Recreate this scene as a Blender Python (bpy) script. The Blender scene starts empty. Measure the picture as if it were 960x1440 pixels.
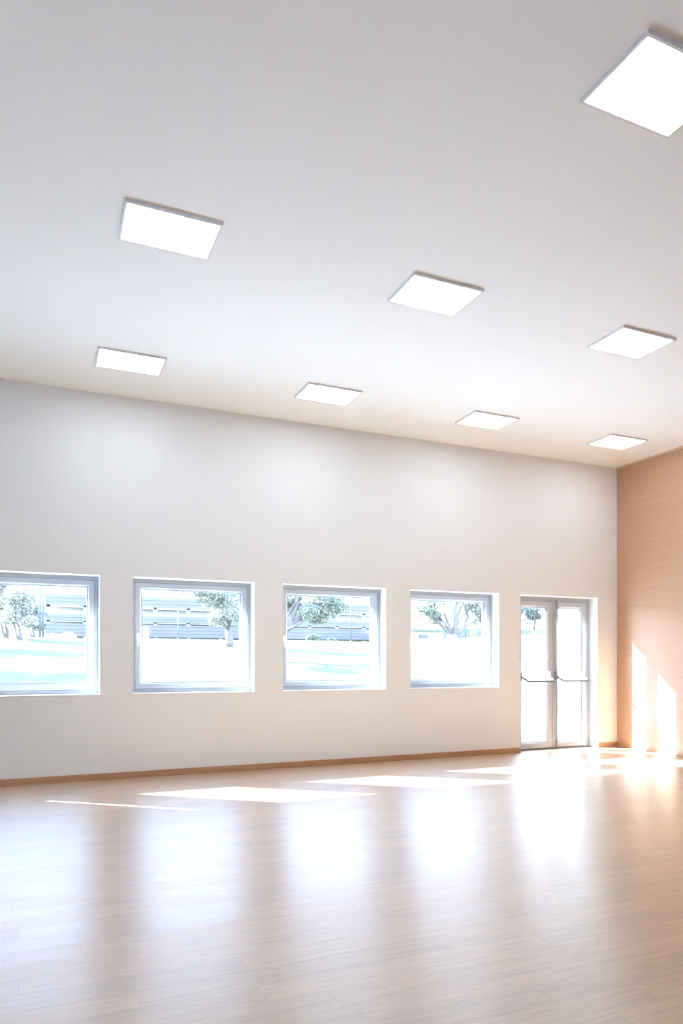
import bpy, bmesh, math, random
from mathutils import Vector, Matrix
PI = math.pi
C = bpy.context.scene.collection
S = bpy.context.scene

# ------------------------------------------------------------------ camera
WY = 7.637       # inner face of the window wall
H = 4.034        # ceiling height
XR = 7.663       # face of the wood-clad wall
XL, YB = -6.5, -4.5
cam_d = bpy.data.cameras.new('camera'); cam = bpy.data.objects.new('camera', cam_d); C.objects.link(cam)
cam_d.sensor_fit = 'VERTICAL'; cam_d.sensor_height = 36.0; cam_d.sensor_width = 24.0
cam_d.lens = 24.378
cam_d.shift_y = 0.1447
cam_d.clip_end = 500
cam.location = (0, 0, 1.25)
cam.rotation_euler = (PI/2, 0, math.radians(-23.451))
S.camera = cam

# ------------------------------------------------------------------ world, sun, exposure
w = bpy.data.worlds.new('world'); S.world = w; w.use_nodes = True
nt = w.node_tree; nt.nodes.clear()
wo = nt.nodes.new('ShaderNodeOutputWorld'); bg = nt.nodes.new('ShaderNodeBackground')
tc = nt.nodes.new('ShaderNodeTexCoord'); sx = nt.nodes.new('ShaderNodeSeparateXYZ'); cr = nt.nodes.new('ShaderNodeValToRGB')
nt.links.new(tc.outputs['Generated'], sx.inputs[0]); nt.links.new(sx.outputs['Z'], cr.inputs[0])
cr.color_ramp.elements[0].position = 0.0; cr.color_ramp.elements[0].color = (0.84, 0.895, 1.0, 1)
cr.color_ramp.elements[1].position = 0.45; cr.color_ramp.elements[1].color = (0.44, 0.62, 1.0, 1)
nt.links.new(cr.outputs[0], bg.inputs[0]); bg.inputs[1].default_value = 6.9
nt.links.new(bg.outputs[0], wo.inputs[0])

sun_d = bpy.data.lights.new('sun', 'SUN'); sun = bpy.data.objects.new('sun', sun_d); C.objects.link(sun)
sun_d.energy = 40.0; sun_d.angle = math.radians(0.55); sun_d.color = (0.74, 0.875, 1.0)
SUN = Vector((1.26, -1.0, -0.95))
sun.rotation_euler = SUN.to_track_quat('-Z', 'Y').to_euler()
sun.location = (-20, 25, 20)

LAMP = 8.0
S.view_settings.view_transform = 'Standard'; S.view_settings.look = 'None'
S.view_settings.gamma = 1.0; S.view_settings.use_curve_mapping = False
S.view_settings.exposure = 1.2
S.cycles.use_denoising = True
S.cycles.max_bounces = 14; S.cycles.diffuse_bounces = 8; S.cycles.glossy_bounces = 5
S.cycles.transparent_max_bounces = 16; S.cycles.sample_clamp_indirect = 25.0
S.cycles.caustics_reflective = False; S.cycles.caustics_refractive = False

# ------------------------------------------------------------------ materials
def mat(name, col, rough=0.6, spec=0.5, metal=0.0, **k):
    m = bpy.data.materials.new(name); m.use_nodes = True
    b = m.node_tree.nodes['Principled BSDF']
    b.inputs['Base Color'].default_value = (*col, 1); b.inputs['Roughness'].default_value = rough
    b.inputs['Specular IOR Level'].default_value = spec; b.inputs['Metallic'].default_value = metal
    return m
def nodes(m): return m.node_tree.nodes, m.node_tree.links, m.node_tree.nodes['Principled BSDF']
def mottle(m, c1, c2, scale, bump=0.0, detail=6, coord='Object', stretch=(1, 1, 1), dist=0.002):
    n, l, b = nodes(m)
    t = n.new('ShaderNodeTexCoord'); mp = n.new('ShaderNodeMapping'); mp.inputs['Scale'].default_value = stretch
    no = n.new('ShaderNodeTexNoise'); no.inputs['Scale'].default_value = scale; no.inputs['Detail'].default_value = detail
    r = n.new('ShaderNodeValToRGB'); r.color_ramp.elements[0].position = 0.3; r.color_ramp.elements[1].position = 0.7
    r.color_ramp.elements[0].color = (*c1, 1); r.color_ramp.elements[1].color = (*c2, 1)
    l.new(t.outputs[coord], mp.inputs[0]); l.new(mp.outputs[0], no.inputs[0]); l.new(no.outputs[0], r.inputs[0])
    l.new(r.outputs[0], b.inputs['Base Color'])
    if bump:
        bp = n.new('ShaderNodeBump'); bp.inputs['Strength'].default_value = bump; bp.inputs['Distance'].default_value = dist
        l.new(no.outputs[0], bp.inputs['Height']); l.new(bp.outputs[0], b.inputs['Normal'])
    return m

M_wall = mottle(mat('warm_white_paint', (0.83, 0.80, 0.77), 0.75, 0.3), (0.81, 0.806, 0.80), (0.825, 0.822, 0.818), 1.2, 0.0)
M_cool = mat('cool_fill_white', (0.78, 0.85, 0.92), 0.75, 0.3)  # unseen walls tinted bluish to cool the light they bounce
M_ceil = mottle(mat('white_ceiling_paint', (0.86, 0.86, 0.86), 0.8, 0.2), (0.92, 0.93, 0.915), (0.935, 0.945, 0.93), 0.8)
M_reveal = mat('white_reveal_paint', (0.9, 0.9, 0.9), 0.6, 0.3)
M_alu = mat('grey_lacquered_aluminium', (0.51, 0.52, 0.54), 0.4, 0.5)
M_alu2 = mat('grey_lacquered_aluminium_outer_frame', (0.44, 0.45, 0.475), 0.4, 0.5)
M_gasket = mat('grey_rubber_gasket', (0.16, 0.165, 0.18), 0.6)
M_gap_shade = mat('mid_grey_gap_shade', (0.26, 0.27, 0.30), 0.6)  # dark tone standing in for shade in the gap round sash and leaf
M_white = mat('white_lacquer', (0.86, 0.86, 0.86), 0.3)
M_lampframe = mat('white_lamp_housing', (0.74, 0.74, 0.74), 0.4)
M_bar = mat('light_grey_lacquer', (0.13, 0.132, 0.138), 0.5)
M_mount = mat('bar_mount_lacquer', (0.36, 0.365, 0.38), 0.4)
M_hinge = mat('hinge_metal', (0.38, 0.39, 0.41), 0.35)
M_thresh = mat('dark_threshold', (0.16, 0.17, 0.19), 0.5)

def emit(name, col, s):
    m = bpy.data.materials.new(name); m.use_nodes = True; n = m.node_tree.nodes; n.clear()
    e = n.new('ShaderNodeEmission'); o = n.new('ShaderNodeOutputMaterial')
    e.inputs[0].default_value = (*col, 1); e.inputs[1].default_value = s; m.node_tree.links.new(e.outputs[0], o.inputs[0]); return m
M_diff = emit('lit_opal_diffuser', (0.80, 0.90, 1.0), LAMP)

def glass():
    m = bpy.data.materials.new('clear_window_glass'); m.use_nodes = True; n = m.node_tree.nodes; l = m.node_tree.links; n.clear()
    o = n.new('ShaderNodeOutputMaterial'); mx = n.new('ShaderNodeMixShader'); t = n.new('ShaderNodeBsdfTransparent'); g = n.new('ShaderNodeBsdfGlossy')
    lw = n.new('ShaderNodeLayerWeight'); pw = n.new('ShaderNodeMath'); pw.operation = 'POWER'; pw.inputs[1].default_value = 5.0
    f = n.new('ShaderNodeMath'); f.operation = 'MULTIPLY_ADD'; f.inputs[1].default_value = 0.96; f.inputs[2].default_value = 0.04
    lw.inputs['Blend'].default_value = 0.5; l.new(lw.outputs['Facing'], pw.inputs[0]); l.new(pw.outputs[0], f.inputs[0])
    t.inputs[0].default_value = (0.94, 0.965, 0.955, 1); g.inputs['Roughness'].default_value = 0.0
    l.new(f.outputs[0], mx.inputs[0]); l.new(t.outputs[0], mx.inputs[1]); l.new(g.outputs[0], mx.inputs[2]); l.new(mx.outputs[0], o.inputs[0])
    return m
M_glass = glass()

PW, PL = 0.14, 1.30       # plank width and length
def floor_mat():
    m = mat('oak_plank_floor', (0.6, 0.4, 0.25), 0.27, 0.5); n, l, b = nodes(m)
    tc = n.new('ShaderNodeTexCoord'); sp = n.new('ShaderNodeSeparateXYZ'); l.new(tc.outputs['Object'], sp.inputs[0])
    def ma(op, a, bb=None, c=None):
        q = n.new('ShaderNodeMath'); q.operation = op
        for i, v in enumerate((a, bb, c)):
            if v is None: continue
            if isinstance(v, (int, float)): q.inputs[i].default_value = v
            else: l.new(v, q.inputs[i])
        return q.outputs[0]
    yy = ma('ADD', sp.outputs['Y'], 50*PW - 2.01 + 0*PW)
    row_f = ma('DIVIDE', yy, PW); row = ma('FLOOR', row_f); fy = ma('FRACT', row_f)
    wn = n.new('ShaderNodeTexWhiteNoise'); wn.noise_dimensions = '1D'; l.new(row, wn.inputs['W'])
    off = ma('MULTIPLY', wn.outputs['Value'], PL)
    is50 = ma('COMPARE', row, 50.0, 0.5)
    off = ma('ADD', ma('MULTIPLY', off, ma('SUBTRACT', 1.0, is50)), ma('MULTIPLY', is50, 20*PL - 1.727 - 15*PL))
    xf = ma('DIVIDE', ma('ADD', sp.outputs['X'], off), PL); xi = ma('FLOOR', xf); fx = ma('FRACT', xf)
    cb = n.new('ShaderNodeCombineXYZ'); l.new(xi, cb.inputs[0]); l.new(row, cb.inputs[1])
    w2 = n.new('ShaderNodeTexWhiteNoise'); w2.noise_dimensions = '3D'; l.new(cb.outputs[0], w2.inputs['Vector'])
    # joint mask
    ex = ma('MULTIPLY', ma('MINIMUM', fx, ma('SUBTRACT', 1.0, fx)), PL)
    ey = ma('MULTIPLY', ma('MINIMUM', fy, ma('SUBTRACT', 1.0, fy)), PW)
    ed = ma('MINIMUM', ex, ey)
    mr = n.new('ShaderNodeMapRange'); mr.inputs['From Min'].default_value = 0.0003; mr.inputs['From Max'].default_value = 0.0016
    l.new(ed, mr.inputs['Value']); joint = mr.outputs[0]          # 0 in the joint, 1 on the plank
    # grain, stretched along the plank and shifted per plank
    sc = n.new('ShaderNodeVectorMath'); sc.operation = 'MULTIPLY_ADD'
    l.new(tc.outputs['Object'], sc.inputs[0]); sc.inputs[1].default_value = (1.1, 16.0, 1.0)
    k = n.new('ShaderNodeVectorMath'); k.operation = 'SCALE'; k.inputs['Scale'].default_value = 37.0; l.new(w2.outputs['Color'], k.inputs[0])
    l.new(k.outputs[0], sc.inputs[2])
    g1 = n.new('ShaderNodeTexNoise'); g1.inputs['Scale'].default_value = 1.6; g1.inputs['Detail'].default_value = 5; g1.inputs['Distortion'].default_value = 1.6
    l.new(sc.outputs[0], g1.inputs['Vector'])
    g2 = n.new('ShaderNodeTexNoise'); g2.inputs['Scale'].default_value = 7.0; g2.inputs['Detail'].default_value = 6; g2.inputs['Distortion'].default_value = 0.5
    l.new(sc.outputs[0], g2.inputs['Vector'])
    g = ma('ADD', ma('MULTIPLY', g1.outputs[0], 0.6), ma('MULTIPLY', g2.outputs[0], 0.4))
    r = n.new('ShaderNodeValToRGB'); e = r.color_ramp.elements
    e[0].position = 0.32; e[0].color = (0.37, 0.22, 0.12, 1); e[1].position = 0.66; e[1].color = (0.53, 0.345, 0.21, 1)
    mid = r.color_ramp.elements.new(0.5); mid.color = (0.47, 0.295, 0.17, 1)
    l.new(g, r.inputs[0])
    hs = n.new('ShaderNodeHueSaturation'); l.new(r.outputs[0], hs.inputs['Color'])
    l.new(ma('ADD', ma('MULTIPLY', w2.outputs['Value'], 0.16), 0.92), hs.inputs['Value'])
    mx = n.new('ShaderNodeMix'); mx.data_type = 'RGBA'; mx.inputs[6].default_value = (0.30, 0.19, 0.12, 1)
    l.new(joint, mx.inputs[0]); l.new(hs.outputs[0], mx.inputs[7]); l.new(mx.outputs[2], b.inputs['Base Color'])
    l.new(ma('ADD', ma('MULTIPLY', g, 0.10), ma('ADD', ma('MULTIPLY', w2.outputs['Value'], 0.03), 0.295)), b.inputs['Roughness'])
    hh = ma('ADD', ma('MULTIPLY', g2.outputs[0], 0.10), ma('MULTIPLY', joint, 1.0))
    bp = n.new('ShaderNodeBump'); bp.inputs['Strength'].default_value = 0.35; bp.inputs['Distance'].default_value = 0.0006; l.new(hh, bp.inputs['Height'])
    # each board lies a hair out of level
    tl = n.new('ShaderNodeVectorMath'); tl.operation = 'MULTIPLY_ADD'; l.new(w2.outputs['Color'], tl.inputs[0])
    tl.inputs[1].default_value = (0.008, 0.012, 0); tl.inputs[2].default_value = (-0.004, -0.006, 0)
    ad = n.new('ShaderNodeVectorMath'); ad.operation = 'ADD'; l.new(bp.outputs[0], ad.inputs[0]); l.new(tl.outputs[0], ad.inputs[1])
    nm = n.new('ShaderNodeVectorMath'); nm.operation = 'NORMALIZE'; l.new(ad.outputs[0], nm.inputs[0]); l.new(nm.outputs[0], b.inputs['Normal'])
    b.inputs['Anisotropic'].default_value = 0.6
    tg = n.new('ShaderNodeCombineXYZ'); tg.inputs[1].default_value = 1.0; l.new(tg.outputs[0], b.inputs['Tangent'])  # brushed grain
    return m
M_floor = floor_mat(); M_floor.node_tree.nodes['Principled BSDF'].inputs['IOR'].default_value = 2.5

def wood(name, c1, c2, c3, stretch, scale, rough, axis_panel=None, coat=0.0):
    m = mat(name, c2, rough, 0.5); n, l, b = nodes(m)
    t = n.new('ShaderNodeTexCoord'); mp = n.new('ShaderNodeMapping'); mp.inputs['Scale'].default_value = stretch
    no = n.new('ShaderNodeTexNoise'); no.inputs['Scale'].default_value = scale; no.inputs['Detail'].default_value = 6; no.inputs['Distortion'].default_value = 0.6
    r = n.new('ShaderNodeValToRGB'); e = r.color_ramp.elements
    e[0].position = 0.3; e[0].color = (*c1, 1); e[1].position = 0.7; e[1].color = (*c3, 1); q = e.new(0.5); q.color = (*c2, 1)
    l.new(t.outputs['Object'], mp.inputs[0]); l.new(mp.outputs[0], no.inputs[0]); l.new(no.outputs[0], r.inputs[0]); l.new(r.outputs[0], b.inputs['Base Color'])
    b.inputs['IOR'].default_value = 1.85 if name == 'grooved_wood_cladding' else 1.5; b.inputs['Coat Weight'].default_value = coat; b.inputs['Coat Roughness'].default_value = 0.2
    return m
M_clad = wood('grooved_wood_cladding', (0.54, 0.305, 0.17), (0.57, 0.33, 0.19), (0.60, 0.355, 0.21), (1, 0.7, 22), 2.4, 0.38)
M_cladtrim = wood('light_wood_edging', (0.60, 0.42, 0.28), (0.66, 0.47, 0.32), (0.70, 0.52, 0.36), (1, 0.9, 14), 2.0, 0.4)
M_base = wood('oak_skirting', (0.40, 0.21, 0.11), (0.47, 0.26, 0.14), (0.53, 0.31, 0.18), (0.9, 1, 16), 3.0, 0.35)

# ------------------------------------------------------------------ mesh helpers
def obj(name, bm, m, parent=None, smooth=False, bevel=0.0):
    me = bpy.data.meshes.new(name); bmesh.ops.recalc_face_normals(bm, faces=bm.faces); bm.to_mesh(me); bm.free()
    if smooth:
        for p in me.polygons: p.use_smooth = True
    for q in (m if isinstance(m, (list, tuple)) else [m]): me.materials.append(q)
    o = bpy.data.objects.new(name, me); C.objects.link(o)
    if parent: o.parent = parent
    if bevel:
        b = o.modifiers.new('bevel', 'BEVEL'); b.width = bevel; b.segments = 2; b.limit_method = 'ANGLE'
    return o
def empty(name, loc=(0, 0, 0), **k):
    o = bpy.data.objects.new(name, None); C.objects.link(o); o.location = loc; o.empty_display_size = 0.1
    for a, v in k.items(): o[a] = v
    return o
def struct(name, bm, m, **k):
    o = obj(name, bm, m, **k); o['kind'] = 'structure'; return o
def box(bm, x0, x1, y0, y1, z0, z1):
    v = [bm.verts.new(p) for p in ((x0, y0, z0), (x1, y0, z0), (x1, y1, z0), (x0, y1, z0), (x0, y0, z1), (x1, y0, z1), (x1, y1, z1), (x0, y1, z1))]
    for f in ((0, 3, 2, 1), (4, 5, 6, 7), (0, 1, 5, 4), (1, 2, 6, 5), (2, 3, 7, 6), (3, 0, 4, 7)): bm.faces.new([v[i] for i in f])
def one(*a):
    bm = bmesh.new(); box(bm, *a); return bm
def sweep(bm, x0, x1, z0, z1, prof, plane='XZ'):
    """sweep a closed profile [(inset, depth)] with mitred corners round a rectangle"""
    rings = []
    for i, d in prof:
        cs = ((x0+i, z0+i), (x1-i, z0+i), (x1-i, z1-i), (x0+i, z1-i))
        rings.append([bm.verts.new((a, d, c) if plane == 'XZ' else (a, c, d)) for a, c in cs])
    n = len(rings)
    for k in range(n):
        A, B = rings[k], rings[(k+1) % n]
        for j in range(4):
            bm.faces.new((A[j], A[(j+1) % 4], B[(j+1) % 4], B[j]))
def tube(bm, pts, rads, seg=10, cap=True):
    pts = [Vector(p) for p in pts]; rings = []
    if isinstance(rads, (int, float)): rads = [rads]*len(pts)
    up = Vector((0.3, 0.2, 1)).normalized()
    for i, p in enumerate(pts):
        t = (pts[min(i+1, len(pts)-1)] - pts[max(i-1, 0)]).normalized()
        a = t.cross(up)
        if a.length < 0.15: a = t.cross(Vector((1, 0, 0)))
        a.normalize(); b = t.cross(a)
        rings.append([bm.verts.new(p + (a*math.cos(2*PI*k/seg) + b*math.sin(2*PI*k/seg))*rads[i]) for k in range(seg)])
    for A, B in zip(rings, rings[1:]):
        for k in range(seg): bm.faces.new((A[k], A[(k+1) % seg], B[(k+1) % seg], B[k]))
    if cap: bm.faces.new(rings[0]); bm.faces.new(rings[-1])
def loc_obj(o, base):   # give a world-space mesh its own origin
    o.data.transform(Matrix.Translation(-Vector(base))); o.location = base; return o

# ------------------------------------------------------------------ room shell
WT = 7.885   # outer face of the window wall
WX = [(-0.776 + 1.672*k, 0.569 + 1.672*k) for k in range(4)]
WX = [(-0.776, 0.572), (0.892, 2.236), (2.567, 3.916), (4.246, 5.602)]
WZ = (0.886, 2.143)
SLOT = (-2.448, -1.10)
DX = (5.942, 7.302)
struct('floor', one(XL-0.2, XR+0.25, YB-0.2, WT, -0.12, 0.0), M_floor)
struct('ceiling', one(XL-0.2, XR+0.25, YB-0.2, WT, H, H+0.2), M_ceil)
bm = bmesh.new()
ops = [(SLOT[0], SLOT[1], WZ[0], WZ[1])] + [(a, b, *WZ) for a, b in WX] + [(DX[0], DX[1], 0.0, WZ[1])]
x = XL-0.2
for a, b, z0, z1 in ops:
    box(bm, x, a, WY, WT, 0, H)
    if z0 > 0: box(bm, a, b, WY, WT, 0, z0)
    box(bm, a, b, WY, WT, z1, H); x = b
box(bm, x, XR+0.25, WY, WT, 0, H)
bmesh.ops.remove_doubles(bm, verts=bm.verts, dist=1e-5)
struct('wall_front', bm, M_wall)
struct('wall_left', one(XL-0.2, XL, YB, WY, 0, H), M_cool)
bm = bmesh.new(); FILL_WX = [(-6.2, -4.7), (-4.45, -2.95), (-2.7, -1.2)]; BZ = (0.9, 2.4); x = XL-0.2  # openings for the added fill-light windows
for a, b in FILL_WX:
    box(bm, x, a, YB-0.2, YB, 0, H); box(bm, a, b, YB-0.2, YB, 0, BZ[0]); box(bm, a, b, YB-0.2, YB, BZ[1], H); x = b
box(bm, x, XR+0.25, YB-0.2, YB, 0, H); struct('wall_back', bm, M_cool)
# wood-clad wall with fine horizontal grooves
bm = bmesh.new()
pitch, gw, gd = 0.032, 0.007, 0.007
prof = [(XR+0.25, 0.0), (XR, 0.0)]
z = 0.0
while z + pitch < H-0.03:
    z += pitch
    prof += [(XR, z-gw), (XR+gd, z-gw), (XR+gd, z), (XR, z)]
prof += [(XR, H), (XR+0.25, H)]
A = [bm.verts.new((px, YB, pz)) for px, pz in prof]; B = [bm.verts.new((px, WY, pz)) for px, pz in prof]
for i in range(len(prof)):
    j = (i+1) % len(prof); bm.faces.new((A[i], A[j], B[j], B[i]))
struct('wall_right', bm, M_clad)
struct('trim_1', one(XR-0.012, XR+0.001, YB, WY, H-0.035, H), M_cladtrim)
# skirting boards
def skirting(name, segs):
    bm = bmesh.new()
    for x0, x1 in segs:
        P = [(WY, 0), (WY-0.013, 0), (WY-0.013, 0.066), (WY-0.010, 0.070), (WY, 0.070)]
        a = [bm.verts.new((x0, y, z)) for y, z in P]; b = [bm.verts.new((x1, y, z)) for y, z in P]
        for i in range(5): bm.faces.new((a[i], a[(i+1) % 5], b[(i+1) % 5], b[i]))
        bm.faces.new(a); bm.faces.new(b)
    return struct(name, bm, M_base)
skirting('baseboard_front', [(XL, -1.2), (-1.199, 1.01), (1.0108, 3.42), (3.421, DX[0])])
skirting('baseboard_right', [(DX[1], XR)])

# ------------------------------------------------------------------ windows
FY0, FY1 = 7.800, 7.880     # frame front and back
def lining(root, x0, x1, z0, z1, sill=True):
    """white painted reveal between wall face and frame"""
    bm = bmesh.new(); t = 0.006
    box(bm, x0, x1, WY+0.0008, FY0, z1-t, z1); box(bm, x0, x0+t, WY+0.0008, FY0, z0, z1-t); box(bm, x1-t, x1, WY+0.0008, FY0, z0, z1-t)
    obj('reveal', bm, M_reveal, root)
    if sill:
        obj('window_sill', one(x0, x1, WY-0.006, FY0, z0-0.002, z0+0.012), M_reveal, root, bevel=0.002)
def window(name, x0, x1, z0, z1, sun_mask=False):
    r = empty(name, ((x0+x1)/2, WY, z0), kind='structure')
    base = r.location.copy()
    lst = []
    def add(n, bm, m, p=None, **k):
        o = obj(n, bm, m, **k)
        o.data.transform(Matrix.Translation(-base)); o.parent = p or r; return o
    bm = bmesh.new(); t = 0.006; e = 0.0008
    box(bm, x0+e, x1-e, WY+e, FY0+0.01, z1-t, z1-e); box(bm, x0+e, x0+t, WY+e, FY0+0.01, z0+e, z1-t); box(bm, x1-t, x1-e, WY+e, FY0+0.01, z0+e, z1-t)
    add('reveal', bm, M_reveal)
    add('window_sill', one(x0+e, x1-e, WY-0.005, FY0+0.005, z0+e, z0+0.010), M_reveal)
    a0, a1, c0, c1 = x0+0.004, x1-0.004, z0+0.006, z1-0.004
    bm = bmesh.new()
    sweep(bm, a0, a1, c0, c1, [(0, FY0+0.004), (0.004, FY0), (0.040, FY0), (0.044, FY0+0.004), (0.044, FY0+0.030), (0.052, FY0+0.030), (0.052, FY1), (0, FY1)])
    add('window_frame', bm, M_alu2)
    bm = bmesh.new()
    sweep(bm, a0, a1, c0, c1, [(0.0405, FY0+0.006), (0.0405, FY0-0.002), (0.0455, FY0-0.002), (0.0455, FY0+0.006)])
    add('gap_shade', bm, M_gap_shade, None)  # dark filler painted as the shaded gap between frame and sash
    s = 0.046
    bm = bmesh.new()
    sweep(bm, a0+s, a1-s, c0+s, c1-s, [(0, FY0-0.004), (0.003, FY0-0.009), (0.050, FY0-0.009), (0.054, FY0-0.005), (0.060, FY0+0.004), (0.068, FY0+0.010), (0.068, FY1-0.010), (0.0, FY1-0.010)])
    sash = add('sash', bm, M_alu)
    bm = bmesh.new()
    sweep(bm, a0+s, a1-s, c0+s, c1-s, [(0.066, FY0+0.012), (0.074, FY0+0.018), (0.074, FY0+0.048), (0.066, FY0+0.048)])
    add('gasket', bm, M_gasket, sash)
    q = s + 0.067
    add('pane', one(a0+q, a1-q, FY0+0.030, FY0+0.034, c0+q, c1-q), M_glass, sash)
    # handle on the left stile
    hx = a0+s+0.026; hz = (z0+z1)/2 - 0.005
    bm = bmesh.new()
    box(bm, hx-0.013, hx+0.013, FY0-0.019, FY0-0.009, hz-0.035, hz+0.035)
    tube(bm, [(hx, FY0-0.015, hz+0.02), (hx, FY0-0.045, hz+0.02)], 0.009, 12)
    box(bm, hx-0.010, hx+0.010, FY0-0.056, FY0-0.042, hz-0.105, hz+0.030)
    add('handle', bm, M_white, sash, bevel=0.003)
    for zz in (c0+s+0.075, c1-s-0.075):
        bm = bmesh.new(); tube(bm, [(a1-s+0.002, FY0-0.009, zz-0.05), (a1-s+0.002, FY0-0.009, zz-0.005)], 0.0065, 10)
        tube(bm, [(a1-s+0.002, FY0-0.009, zz+0.0), (a1-s+0.002, FY0-0.009, zz+0.05)], 0.0065, 10)
        box(bm, a1-s-0.006, a1-s+0.012, FY0-0.008, FY0+0.001, zz-0.045, zz+0.045)
        add('hinge', bm, M_hinge, sash)
    if sun_mask:  # unseen panels, added to cut the sunlight down to a thin strip
        add('sun_mask_panel', one(a0, x1-0.40, FY1+0.01, FY1+0.03, c0, c1), M_alu2)
        add('sun_mask_panel', one(x1-0.32, a1, FY1+0.01, FY1+0.03, c0, c1), M_alu2)
    return r
for i, (a, b) in enumerate(WX): window('window_%d' % (i+1), a, b, *WZ)
window('window_5', SLOT[0], SLOT[1], *WZ, sun_mask=True)

for i, (a, b) in enumerate(FILL_WX):  # unseen back windows, added to let fill light into the room
    r = empty('window_%d' % (6+i), (a, YB, BZ[0]), kind='structure'); bm = bmesh.new()
    sweep(bm, 0.003, b-a-0.003, 0.003, BZ[1]-BZ[0]-0.003, [(0, -0.06), (0.08, -0.06), (0.08, -0.13), (0, -0.13)]); obj('window_frame', bm, M_alu, r)
    obj('pane', one(0.079, b-a-0.079, -0.10, -0.095, 0.079, BZ[1]-BZ[0]-0.079), M_glass, r)
# ------------------------------------------------------------------ glazed double door
D = empty('door_1', ((DX[0]+DX[1])/2, WY, 0), kind='structure'); DB = D.location.copy()
def dadd(n, bm, m, p=None, **k):
    o = obj(n, bm, m, **k); o.data.transform(Matrix.Translation(-DB)); o.parent = p or D; return o
bm = bmesh.new(); t = 0.006; e = 0.0008
box(bm, DX[0]+e, DX[1]-e, WY+e, FY0+0.01, WZ[1]-t, WZ[1]-e); box(bm, DX[0]+e, DX[0]+t, WY+e, FY0+0.01, 0.0, WZ[1]-t); box(bm, DX[1]-t, DX[1]-e, WY+e, FY0+0.01, 0.0, WZ[1]-t)
dadd('reveal', bm, M_reveal)
bm = bmesh.new(); fz = WZ[1]-0.006
P0, P1 = DX[0]+0.006, DX[1]-0.006
sweep(bm, P0, P1, -0.056, fz, [(0, FY0), (0.055, FY0), (0.058, FY0+0.003), (0.058, FY0+0.03), (0.068, FY0+0.03), (0.068, FY1), (0, FY1)])
dadd('door_frame', bm, M_alu2)
bm = bmesh.new()
sweep(bm, P0, P1, -0.056, fz, [(0.056, FY0+0.004), (0.056, FY0-0.002), (0.0615, FY0-0.002), (0.0615, FY0+0.004)])
dadd('gap_shade', bm, M_gap_shade)  # same dark filler, painted shade between door frame and leaves
dadd('threshold', one(P0+0.02, P1-0.02, FY0-0.012, FY1+0.02, 0.0, 0.014), M_thresh)
mid = (P0+P1)/2
def leaf(x0, x1, left):
    z0, z1 = 0.018, fz-0.060
    bm = bmesh.new()
    sweep(bm, x0, x1, z0, z1, [(0, FY0-0.004), (0.004, FY0-0.009), (0.068, FY0-0.009), (0.072, FY0-0.005), (0.082, FY0+0.006), (0.092, FY0+0.010), (0.092, FY1-0.010), (0, FY1-0.010)])
    lf = dadd('door_leaf', bm, M_alu)
    bm = bmesh.new()
    sweep(bm, x0, x1, z0, z1, [(0.090, FY0+0.012), (0.097, FY0+0.018), (0.097, FY0+0.048), (0.090, FY0+0.048)])
    dadd('gasket', bm, M_gasket, lf)
    dadd('pane', one(x0+0.091, x1-0.091, FY0+0.030, FY0+0.036, z0+0.091, z1-0.091), M_glass, lf)
    # push bar
    bx0, bx1 = x0+0.045, x1-0.055; zb = 0.955; yb = FY0-0.115; yf = FY0-0.009
    bm = bmesh.new()
    tube(bm, [(bx0, yf-0.04, 1.02), (bx0+0.018, yf-0.065, 1.0), (bx0+0.05, yb+0.006, zb+0.012), (bx0+0.075, yb, zb), (bx1-0.05, yb, zb), (bx1-0.015, yb, zb+0.003), (bx1, yb+0.02, zb+0.02), (bx1, yf-0.03, 1.0)], 0.014, 12)
    pb = dadd('push_bar', bm, M_bar, lf, smooth=True)
    for cx in (bx0, bx1):
        bm = bmesh.new(); box(bm, cx-0.016, cx+0.016, yf-0.045, yf, 0.955, 1.085)
        dadd('bar_mount', bm, M_mount, pb, bevel=0.008)
    return lf
L1 = leaf(P0+0.062, mid-0.002, True); L2 = leaf(mid+0.002, P1-0.062, False)
# recessed meeting strip and the long vertical bolt cover on the right leaf
dadd('meeting_strip', one(mid-0.006, mid+0.050, FY0-0.014, FY0-0.008, 0.03, fz-0.07), M_alu2, L2)
bm = bmesh.new(); tube(bm, [(mid+0.068, FY0-0.028, 0.03), (mid+0.068, FY0-0.028, fz-0.06)], 0.011, 12)
rod = dadd('bolt_rod', bm, M_mount, L2, smooth=True)
for z0, z1 in ((0.02, 0.12), (fz-0.15, fz-0.045)):
    dadd('bolt_guide', one(mid+0.050, mid+0.086, FY0-0.045, FY0-0.009, z0, z1), M_mount, rod, bevel=0.006)

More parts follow.
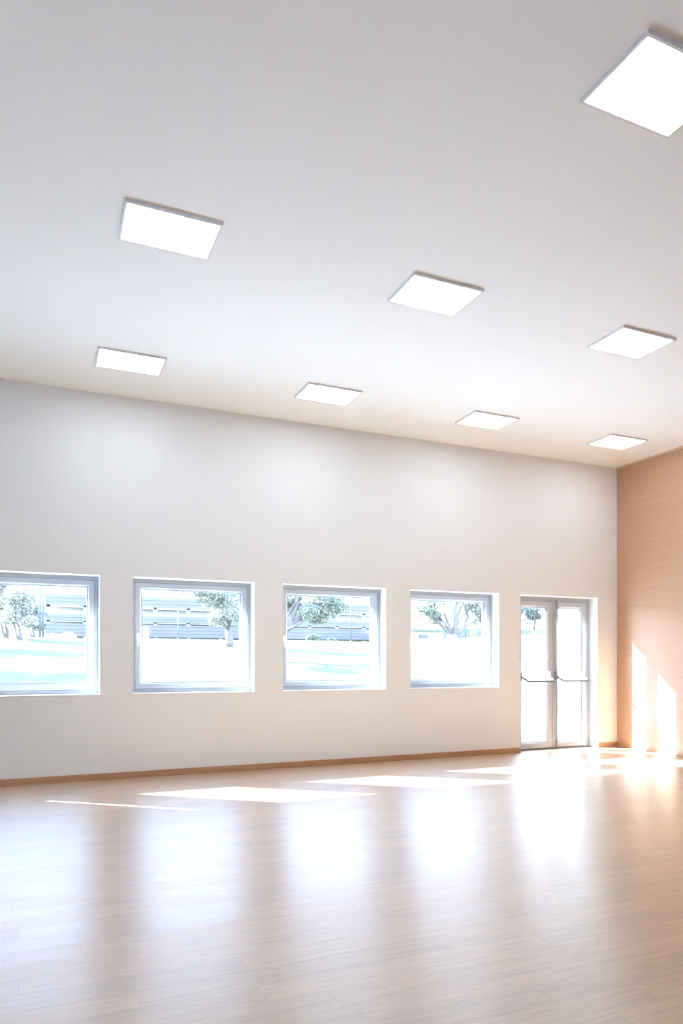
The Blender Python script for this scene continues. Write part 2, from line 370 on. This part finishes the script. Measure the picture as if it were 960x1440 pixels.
# ------------------------------------------------------------------ ceiling lights
LB = H-0.019
def make_light(loc):
    r = empty('ceiling_light', loc); hx, hy = 0.300, 0.2125
    bm = bmesh.new()
    sweep(bm, -hx, hx, -hy, hy, [(0, 0.019), (0, 0.002), (0.002, 0.0), (0.016, 0.0), (0.018, 0.003), (0.018, 0.019)], 'XY')
    obj('frame', bm, M_lampframe, r)
    obj('diffuser', one(-hx+0.0175, hx-0.0175, -hy+0.0175, hy-0.0175, 0.004, 0.008), M_diff, r)
    bm = bmesh.new(); box(bm, -hx+0.015, hx-0.015, -hy+0.015, hy-0.015, 0.012, 0.019); obj('back_plate', bm, M_lampframe, r)
    return r
LX = [0.767 + 1.987*k for k in range(4)]
LP = [(LX[1], 2.477, 'rectangular ceiling light cut by the right photo edge, closest to the camera'),
      (LX[0], 4.560, 'rectangular ceiling light in the middle row, leftmost of that row'),
      (LX[1], 4.560, 'rectangular ceiling light in the middle row, above the gap between third and fourth windows'),
      (LX[2], 4.560, 'rectangular ceiling light in the middle row, rightmost, above the glazed door'),
      (LX[0], 6.700, 'rectangular ceiling light of the row next to the window wall, leftmost, above the second window'),
      (LX[1], 6.700, 'rectangular ceiling light of the row next to the window wall, second from left'),
      (LX[2], 6.700, 'rectangular ceiling light of the row next to the window wall, third from left'),
      (LX[3], 6.700, 'rectangular ceiling light nearest the corner with the wood-clad wall')]
L0 = None
for x, y, lab in LP:
    if L0 is None: o = L0 = make_light((x, y, LB))
    else:
        o = L0.copy(); C.objects.link(o); o.location = (x, y, LB)
        for ch in L0.children:
            c = ch.copy(); C.objects.link(c); c.parent = o
    o['label'] = lab; o['category'] = 'ceiling light'; o['group'] = 'lit panels on the ceiling'

struct('shading_ledge', one(SLOT[0]-0.1, WX[3][1]+0.12, WT, WT+0.115, 2.075, 2.15), M_alu2)  # unseen outer ledge, added to shorten the sun patches indoors
# ------------------------------------------------------------------ outside
def sstep(a, b, v):
    t = min(1, max(0, (v-a)/(b-a))); return t*t*(3-2*t)
def gz(x, y):
    if y < 9.2: return -0.06
    k = 0.11
    s = y-10
    if s < -0.8: s = 0
    v = k*max(0.0, s) if y < 29 else k*19 + k*2*(1-math.exp(-(y-29)/2))
    return -0.06 + v
rnd = random.Random(7)
M_grass = mottle(mat('lawn_grass', (0.3, 0.4, 0.25), 0.9, 0.1), (0.088, 0.090, 0.052), (0.108, 0.108, 0.064), 1.2, 0.6, 8, dist=0.03)
M_paving = mottle(mat('pale_concrete_paving', (0.6, 0.6, 0.58), 0.8, 0.2), (0.50, 0.54, 0.59), (0.56, 0.60, 0.65), 3.0, 0.2)  # kept pale and bluish to bounce cool light indoors
bm = bmesh.new()
xs = [-45 + 2.0*i for i in range(66)]; ys = [13.6 + 0.8*i for i in range(25)] + [34, 40, 50, 60, 80, 110]
grid = [[bm.verts.new((x, y, gz(x, y) + (0 if y < 10 else 0.03*math.sin(x*0.9+y*0.5)))) for x in xs] for y in ys]
for a, b in zip(grid, grid[1:]):
    for i in range(len(xs)-1): bm.faces.new((a[i], a[i+1], b[i+1], b[i]))
lawn = struct('ground_lawn', bm, M_grass, smooth=True)
bm = bmesh.new(); py = [WT, 9.2, 10.0, 11.2, 12.4, 13.6]
rows = [[bm.verts.new((x, y, gz(x, y))) for x in (-45, 25)] for y in py] + [[bm.verts.new((x, y, -0.4)) for x in (-45, 25)] for y in (13.6, WT)]
for a, b in zip(rows, rows[1:] + rows[:1]): bm.faces.new((a[0], a[1], b[1], b[0]))
bm.faces.new([r[0] for r in rows]); bm.faces.new([r[1] for r in rows])
struct('ground_bounce_paving', bm, M_paving)  # paving extended outwards, added to bounce sunlight up to the ceiling
struct('ground_yard', one(-45, 25, -40, WT, -0.40, -0.14), M_paving)

M_bark = mottle(mat('grey_olive_bark', (0.2, 0.17, 0.15), 0.9), (0.105, 0.099, 0.099), (0.199, 0.187, 0.187), 9, 0.8, dist=0.02)
def leafmat(name, c1, c2):
    m = mottle(mat(name, c1, 0.55, 0.4), c1, c2, 3.0); n, l, b = nodes(m)
    b.inputs['Subsurface Weight'].default_value = 0.0
    return m
M_leaf = leafmat('olive_leaves', (0.115, 0.131, 0.098), (0.240, 0.257, 0.207))
M_leafp = leafmat('pale_olive_leaves', (0.242, 0.247, 0.211), (0.442, 0.442, 0.400))
M_leafd = leafmat('dark_leaves', (0.094, 0.117, 0.117), (0.164, 0.193, 0.187))
def leaves(bm, cen, rad, n, size, rg):
    for _ in range(n):
        while True:
            d = Vector((rg.uniform(-1, 1), rg.uniform(-1, 1), rg.uniform(-1, 1)))
            if 0.05 < d.length < 1: break
        d = d.normalized() * (d.length**0.55)
        p = Vector(cen) + Vector((d.x*rad[0], d.y*rad[1], d.z*rad[2]))
        a = Vector((rg.gauss(0, 1), rg.gauss(0, 1), rg.gauss(0, 0.8))).normalized()
        b = a.cross(Vector((rg.gauss(0, 1), rg.gauss(0, 1), rg.gauss(0, 1))).normalized())
        if b.length < 0.1: continue
        b.normalize(); s = size*rg.uniform(0.6, 1.3); f = a.cross(b)*s*0.12
        v = [bm.verts.new(q) for q in (p - a*s, p + b*s*0.28 + f, p + a*s, p - b*s*0.28 + f)]
        bm.faces.new(v)
def tree(name, x, y, blobs, trunk, lab, cat, leafm, n=900, size=0.11, seed=1, group=None, trunk_r=0.15):
    """blobs: crown lumps (dx,dy,dz,rx,rz); trunk: list of branch polylines in local coordinates"""
    rg = random.Random(seed); z = gz(x, y)
    r = empty(name, (x, y, z-0.03), label=lab, category=cat)
    if group: r['group'] = group
    bm = bmesh.new()
    for pts, r0, r1 in trunk:
        k = len(pts); tube(bm, pts, [r0 + (r1-r0)*i/(k-1) for i in range(k)], 9)
    # limbs to each lump of the crown
    fork = Vector(trunk[0][0][-1])
    for dx, dy, dz, rx, rz in blobs:
        e2 = Vector((dx, dy, dz)); m = fork.lerp(e2, 0.5) + Vector((rg.uniform(-.15, .15), rg.uniform(-.15, .15), rg.uniform(0, .15)))
        tube(bm, [fork, m, e2], [trunk[0][2]*0.35, trunk[0][2]*0.22, 0.015], 7)
        for _ in range(4):
            d = Vector((rg.uniform(-1, 1), rg.uniform(-1, 1), rg.uniform(-.6, 1))).normalized()*rx*0.8
            tube(bm, [m.lerp(e2, .6), e2 + d*0.5, e2 + d], [0.025, 0.018, 0.008], 5)
    obj('trunk', bm, M_bark, r, smooth=True)
    bm = bmesh.new()
    for dx, dy, dz, rx, rz in blobs: 
        for _ in range(5):
            d = Vector((rg.uniform(-1, 1), rg.uniform(-1, 1), rg.uniform(-1, 1)))*0.5
            leaves(bm, (dx+d.x*rx, dy+d.y*rx, dz+d.z*rz), (rx*0.6, rx*0.6, rz*0.6), n//5, size, rg)
    obj('foliage', bm, leafm, r)
    return r
cosw, sinw = math.cos(math.radians(66.549)), math.sin(math.radians(66.549))
def xat(u, y):    # x on the line of sight through photo column u at depth y
    q = (u-480)/975.13
    return y*(q*sinw+cosw)/(-q*cosw+sinw)
# the olive whose big crown hangs over the second and third window
T3y = 21.8; T3x = xat(378, T3y)
tree('olive_tree', T3x, T3y, [(-2.4, 0, 2.35, .8, .45), (-1.7, 0, 2.1, .7, .5), (-0.9, .3, 2.7, 1.0, .7), (0.2, -.3, 2.9, 1.1, .8), (1.1, .2, 2.3, 1.0, .75), (1.9, -.2, 1.9, .9, .6), (1.4, -.5, 1.55, .7, .4), (2.5, .1, 2.0, .5, .45), (0.7, .6, 2.1, .7, .5), (1.6, 0, 2.8, 1.0, .7)],
     [([(0, 0, 0), (0.05, 0, .5), (0.25, 0, .85)], 0.24, 0.16), ([(0.2, 0, .75), (0.65, 0, 1.1), (1.1, 0, 1.45), (1.7, 0, 1.75), (2.2, 0, 2.0)], 0.15, 0.04), ([(0.25, 0, .85), (0.8, 0, 1.4), (1.1, 0, 2.2)], 0.11, 0.05), ([(0.25, 0, .85), (0, 0, 1.4), (-.9, 0, 2.1)], 0.13, 0.05)],
     'wide green olive tree on the lawn seen through second and third windows', 'tree', M_leaf, 1300, 0.075, 3)
T2y = 26.6; T2x = xat(322, T2y)
tree('olive_tree', T2x, T2y, [(-.1, 0, 1.5, .6, .5), (.35, .1, 2.1, .75, .6), (-.25, .2, 2.5, .7, .6), (.3, -.2, 1.2, .5, .4), (.15, 0, 2.9, .7, .5), (-.45, 0, 1.15, .4, .3)],
     [([(0, 0, 0), (0.02, 0, .3), (-.04, 0, .7)], 0.17, 0.13)], 'pale silvery olive tree at the right side of the second window', 'tree', M_leafp, 1300, 0.075, 5)
for u, y, lab, lm, sc, sd in ((8, 29.5, 'olive tree at the left photo edge seen through the leftmost window', M_leaf, 1.15, 11),
                              (27, 28.5, 'pale olive tree with a twisted double trunk in the leftmost window', M_leafp, 1.0, 12),
                              (46, 36.0, 'dark bushy tree left of the tall poles in the leftmost window', M_leafd, 0.95, 13)):
    x = xat(u, y)
    tree('olive_tree', x, y, [(p*sc, q*sc, r*sc, s*sc, t*sc) for p, q, r, s, t in ((-.25, 0, .95, .45, .4), (.15, .1, 1.4, .5, .5), (-.1, -.1, 1.9, .45, .45), (.3, 0, .75, .35, .3), (-.3, 0, 1.4, .4, .4))],
         [([(0, 0, 0), (.06, 0, .25), (.0, 0, .5)], 0.09, 0.06), ([(0.02, 0, 0), (-.1, 0, .3), (-.18, 0, .7)], 0.06, 0.04)], lab, 'tree', lm, 900, 0.07, sd)
T4y = 22.5; T4x = xat(634, T4y)
tree('olive_tree', T4x, T4y, [(-1.15, 0, 1.75, .5, .35), (-.9, 0, 2.2, .7, .5), (-.2, .2, 2.6, .8, .5), (.55, .1, 2.35, .7, .5), (1.05, 0, 2.1, .55, .45), (1.35, 0, 1.6, .35, .35), (-.55, .2, 1.55, .4, .3), (.9, 0, 2.8, .7, .4)],
     [([(0, 0, 0), (0.0, 0, .5), (.05, 0, .95)], 0.24, 0.2), ([(0.05, 0, .9), (.22, 0, 1.3), (.18, 0, 1.8), (.3, 0, 2.3)], 0.12, 0.07), ([(0.1, 0, .95), (.5, 0, 1.15), (.75, 0, 1.6), (.62, 0, 2.1)], 0.12, 0.06), ([(0, 0, .9), (-.5, 0, 1.4), (-1.0, 0, 1.8)], 0.06, 0.03)],
     'olive tree with a forked trunk behind the white fence in the fourth window', 'tree', M_leaf, 800, 0.07, 21)
T5y = 27; T5x = xat(750, T5y)
tree('olive_tree', T5x, T5y, [(-.5, 0, 1.9, .6, .5), (0.1, 0, 2.3, .8, .7), (.3, .3, 1.6, .6, .4), (-.2, 0, 2.8, .6, .5), (.6, 0, 2.5, .5, .5)],
     [([(0, 0, 0), (0.0, 0, .5), (.05, 0, .9)], 0.16, 0.11)], 'grey green tree behind the fence in the left door pane', 'tree', M_leafd, 1000, 0.08, 25)
for x, y, sd, lab in ((-4.3, 21.2, 31, 'olive tree beyond the left photo edge, the one closest to the windows'), (-5.3, 27.5, 33, 'olive tree beyond the left photo edge, the one farthest back on the lawn'), (-9.0, 21.4, 35, 'olive tree beyond the left photo edge, farthest to the left')):
    tree('olive_tree', x, y, [(-1.0, 0, 2.7, 1.0, .7), (.2, .1, 3.0, 1.2, .8), (1.3, 0, 2.7, 1.0, .7), (.2, -.2, 2.1, .8, .5)],
         [([(0, 0, 0), (0.1, 0, .8), (.0, 0, 1.4)], 0.2, 0.14)], lab, 'tree', M_leaf, 1000, 0.13, sd)

# white mesh fence running out from the building
M_fence = mat('white_fence_paint', (0.6, 0.6, 0.61), 0.5)
FX, FT = 9.3, 1.775
fr = empty('mesh_fence', (FX, 11.1, 0), label='white metal mesh fence on the lawn seen through the fourth window and left door pane', category='fence')
posts = [11.14 + 1.2*k for k in range(6)]
def fadd(n, bm, m): 
    o = obj(n, bm, m); o.data.transform(Matrix.Translation((-FX, -11.1, 0))); o.parent = fr; return o
for y in posts: fadd('post', one(FX-0.035, FX+0.035, y-0.035, y+0.035, gz(FX, y)-0.05, FT+0.015), M_fence)
for y in posts[:-1]:
    z0 = gz(FX, y+1.2)-0.02; bm = bmesh.new()
    box(bm, FX-0.02, FX+0.02, y+0.036, y+1.164, FT-0.05, FT); box(bm, FX-0.02, FX+0.02, y+0.036, y+1.164, z0, z0+0.04)
    k = 16
    for i in range(1, k): yy = y+0.036+1.128*i/k; box(bm, FX-0.006, FX+0.006, yy-0.011, yy+0.011, z0+0.04, FT-0.05)
    nz = int((FT-z0-0.1)/0.075)
    for i in range(1, nz+1): zz = z0+0.04 + (FT-z0-0.09)*i/(nz+1); box(bm, FX-0.010, FX-0.006, y+0.036, y+1.164, zz-0.008, zz+0.008)
    fadd('mesh_panel', bm, M_fence)
# white rendered wing wall beyond the right door pane
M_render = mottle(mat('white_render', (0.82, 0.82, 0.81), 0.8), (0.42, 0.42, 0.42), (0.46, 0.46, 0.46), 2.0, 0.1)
o = obj('garden_wall', one(FX, FX+0.25, WT+0.02, 11.10, -0.1, 3.6), M_render); loc_obj(o, (FX, 9.6, -0.1))
o['label'] = 'plain white rendered wall outside filling the right door pane'; o['category'] = 'wall'

# white steel post just outside the second window
px = xat(205, 10.6)
o = obj('steel_post', one(px-0.042, px+0.042, 10.56, 10.64, gz(px, 10.6)-0.05, 1.745), M_fence, bevel=0.008); loc_obj(o, (px, 10.6, 0))
o['label'] = 'white square steel post outside at the left of the second window'; o['category'] = 'post'

# long terraced building with grey louvred bands
M_band = mottle(mat('grey_blue_metal_louvres', (0.3, 0.33, 0.38), 0.5), (0.1053, 0.1069, 0.1147), (0.1248, 0.1264, 0.1342), 0.3, 0, 3)
M_pale = mottle(mat('pale_concrete', (0.7, 0.7, 0.7), 0.8), (0.42, 0.42, 0.43), (0.50, 0.50, 0.51), 0.4)
M_post = mat('painted_steel_grey', (0.09, 0.11, 0.13), 0.5)
BY = 50.0; kz = BY/WY*2.784/382/1.0   # metres per pixel column 90
bx0, bx1 = xat(63, BY), xat(552, BY)
def bz(off): return 1.25 + off*BY/(0.9877*975.13)*0.905*1.0
bl = empty('terraced_building', ((bx0+bx1)/2, BY, gz(0, BY)), label='long pale building with grey louvred bands beyond the lawn', category='building')
def badd(n, bm, m, p=None):
    o = obj(n, bm, m); o.data.transform(Matrix.Translation(-bl.location)); o.parent = p or bl; return o
def zoff(off90):   # height at distance BY of a line seen off90 px above the horizon at column 90
    q = (90-480)/975.13; t = BY/(-q*cosw+sinw)
    return 1.25 + off90/975.13*t
g0 = gz(0, BY)
badd('wall', one(bx0+0.3, bx1-0.3, BY+0.9, BY+8, g0-0.2, zoff(76)), M_pale)
for a, b in ((93, 78), (65, 56), (52, 34)):
    bm = bmesh.new(); z1, z0 = zoff(a), zoff(b); n = max(4, int((z1-z0)/0.11))
    for i in range(n):
        zz = z0 + (z1-z0)*i/n; box(bm, bx0, bx1, BY-0.02+0.03*(i % 2), BY+0.12, zz, zz+(z1-z0)/n*0.98)
    badd('louvre_band', bm, M_band)
for a, b in ((78, 75), (56, 54)):
    badd('floor_slab', one(bx0, bx1, BY+0.13, BY+1.2, zoff(b), zoff(a)), M_pale)
bm = bmesh.new(); 
for i in range(12):
    xx = bx0+0.2 + (bx1-bx0-0.4)*i/11
    badd('column', one(xx-0.11, xx+0.11, BY+0.13, BY+0.35, g0-0.1, zoff(78)), M_pale)
bm.free()
# a low building further right
HY = 42.0
hx0, hx1 = xat(566, HY), xat(622, HY)
def zo(v, u, y):
    q = (u-480)/975.13; t = y/(-q*cosw+sinw); return 1.25 + (928.3-v)/975.13*t
hb = empty('low_building', ((hx0+hx1)/2, HY, gz(0, HY)), label='small flat-roofed building behind the fence at the left of the fourth window', category='building')
def hadd(n, bm, m, p=None):
    o = obj(n, bm, m); o.data.transform(Matrix.Translation(-hb.location)); o.parent = p or hb; return o
zt = zo(887.5, 600, HY)
hadd('wall', one(hx0, hx1, HY, HY+5, gz(0, HY)-0.2, zt), M_pale)
hadd('roof', one(hx0-0.3, hx1+0.3, HY-0.4, HY+5.3, zt, zt+0.16), M_band)
wa, wb = xat(589, HY), xat(601, HY)
f = hadd('window', one(wa, wb, HY-0.06, HY+0.02, zo(898, 600, HY), zo(892.5, 600, HY)), M_post)
bm = bmesh.new(); box(bm, wa+0.06, wb-0.06, HY-0.07, HY-0.055, zo(897.6, 600, HY), zo(893, 600, HY)); hadd('pane', bm, M_band, f)
# far low wall right of it
x0, x1 = xat(623, 46), xat(800, 46)
o = obj('boundary_wall', one(x0, x1, 46, 46.3, gz(0, 46)-0.1, zo(885.5, 745, 46)), M_post); loc_obj(o, ((x0+x1)/2, 46, gz(0, 46)))
o['label'] = 'low grey boundary wall beyond the fence in the left door pane'; o['category'] = 'wall'

# poles on the lawn edge
def pole(u, y, r, top, lab, m=M_post, arm=False):
    x = xat(u, y); z0 = gz(x, y); rt = empty('pole', (x, y, z0-0.03), label=lab, category='pole')
    bm = bmesh.new(); tube(bm, [(0, 0, 0), (0, 0, top*0.5), (0, 0, top)], [r, r*0.85, r*0.7], 10); obj('shaft', bm, m, rt, smooth=True)
    bm = bmesh.new(); tube(bm, [(0, 0, 0), (0, 0, .10)], [r*1.9, r*1.6], 10); obj('base', bm, m, rt)
    bm = bmesh.new(); tube(bm, [(0, 0, top), (0, 0, top+.03), (0, 0, top+.05)], [r*.8, r*.8, r*.3], 10); obj('cap', bm, m, rt)
pole(56.3, 34.6, 0.06, 3.3, 'tall grey pole in the leftmost window, left one of the close pair')
pole(60.6, 33.4, 0.06, 3.3, 'tall grey pole in the leftmost window, right one of the close pair')
pole(250.5, 33, 0.03, 1.45, 'short thin dark pole in the second window')
pole(493, 33, 0.03, 3.5, 'thin pole in the third window beside the olive crown')
pole(654, 30, 0.035, 3.2, 'thin dark pole right of the forked trunk in the fourth window')
pole(663, 32, 0.07, 4.2, 'thicker pale pole in the fourth window, left of the two pale ones', M_pale)
pole(668, 32, 0.05, 4.2, 'slim pale pole in the fourth window, right of the two pale ones', M_pale)
# white flowering bushes at the foot of the building
M_bush = leafmat('white_blossom', (0.66, 0.68, 0.64), (0.8, 0.8, 0.78))
for u, y, s, lab, sd in ((72, 38, 0.33, 'round whitish bush right of the tall pole pair in the leftmost window', 41), (95, 37.2, 0.36, 'wider whitish bush near the right edge of the leftmost window', 42),
                         (440, 36, 0.42, 'low bluish bush under the olive crown in the third window', 43), (466, 37, 0.3, 'small low bush right of the bluish bush in the third window', 44)):
    x = xat(u, y); z = gz(x, y); r = empty('bush', (x, y, z-0.05), label=lab, category='bush'); rg = random.Random(sd)
    bm = bmesh.new()
    for _ in range(5): a, b = rg.uniform(-.4, .4), rg.uniform(-.4, .4); tube(bm, [(0, 0, 0), (a*s*.5, b*s*.5, s*.4), (a*s, b*s, s*.8)], [.03, .02, .008], 6)
    obj('stem', bm, M_bark, r)
    bm = bmesh.new(); leaves(bm, (0, 0, s*.6), (s, s*.7, s*.6), 900, 0.08, rg); leaves(bm, (s*.5, 0, s*.45), (s*.6, s*.5, s*.45), 400, 0.08, rg); obj('foliage', bm, M_bush if u < 200 else M_leaf, r)
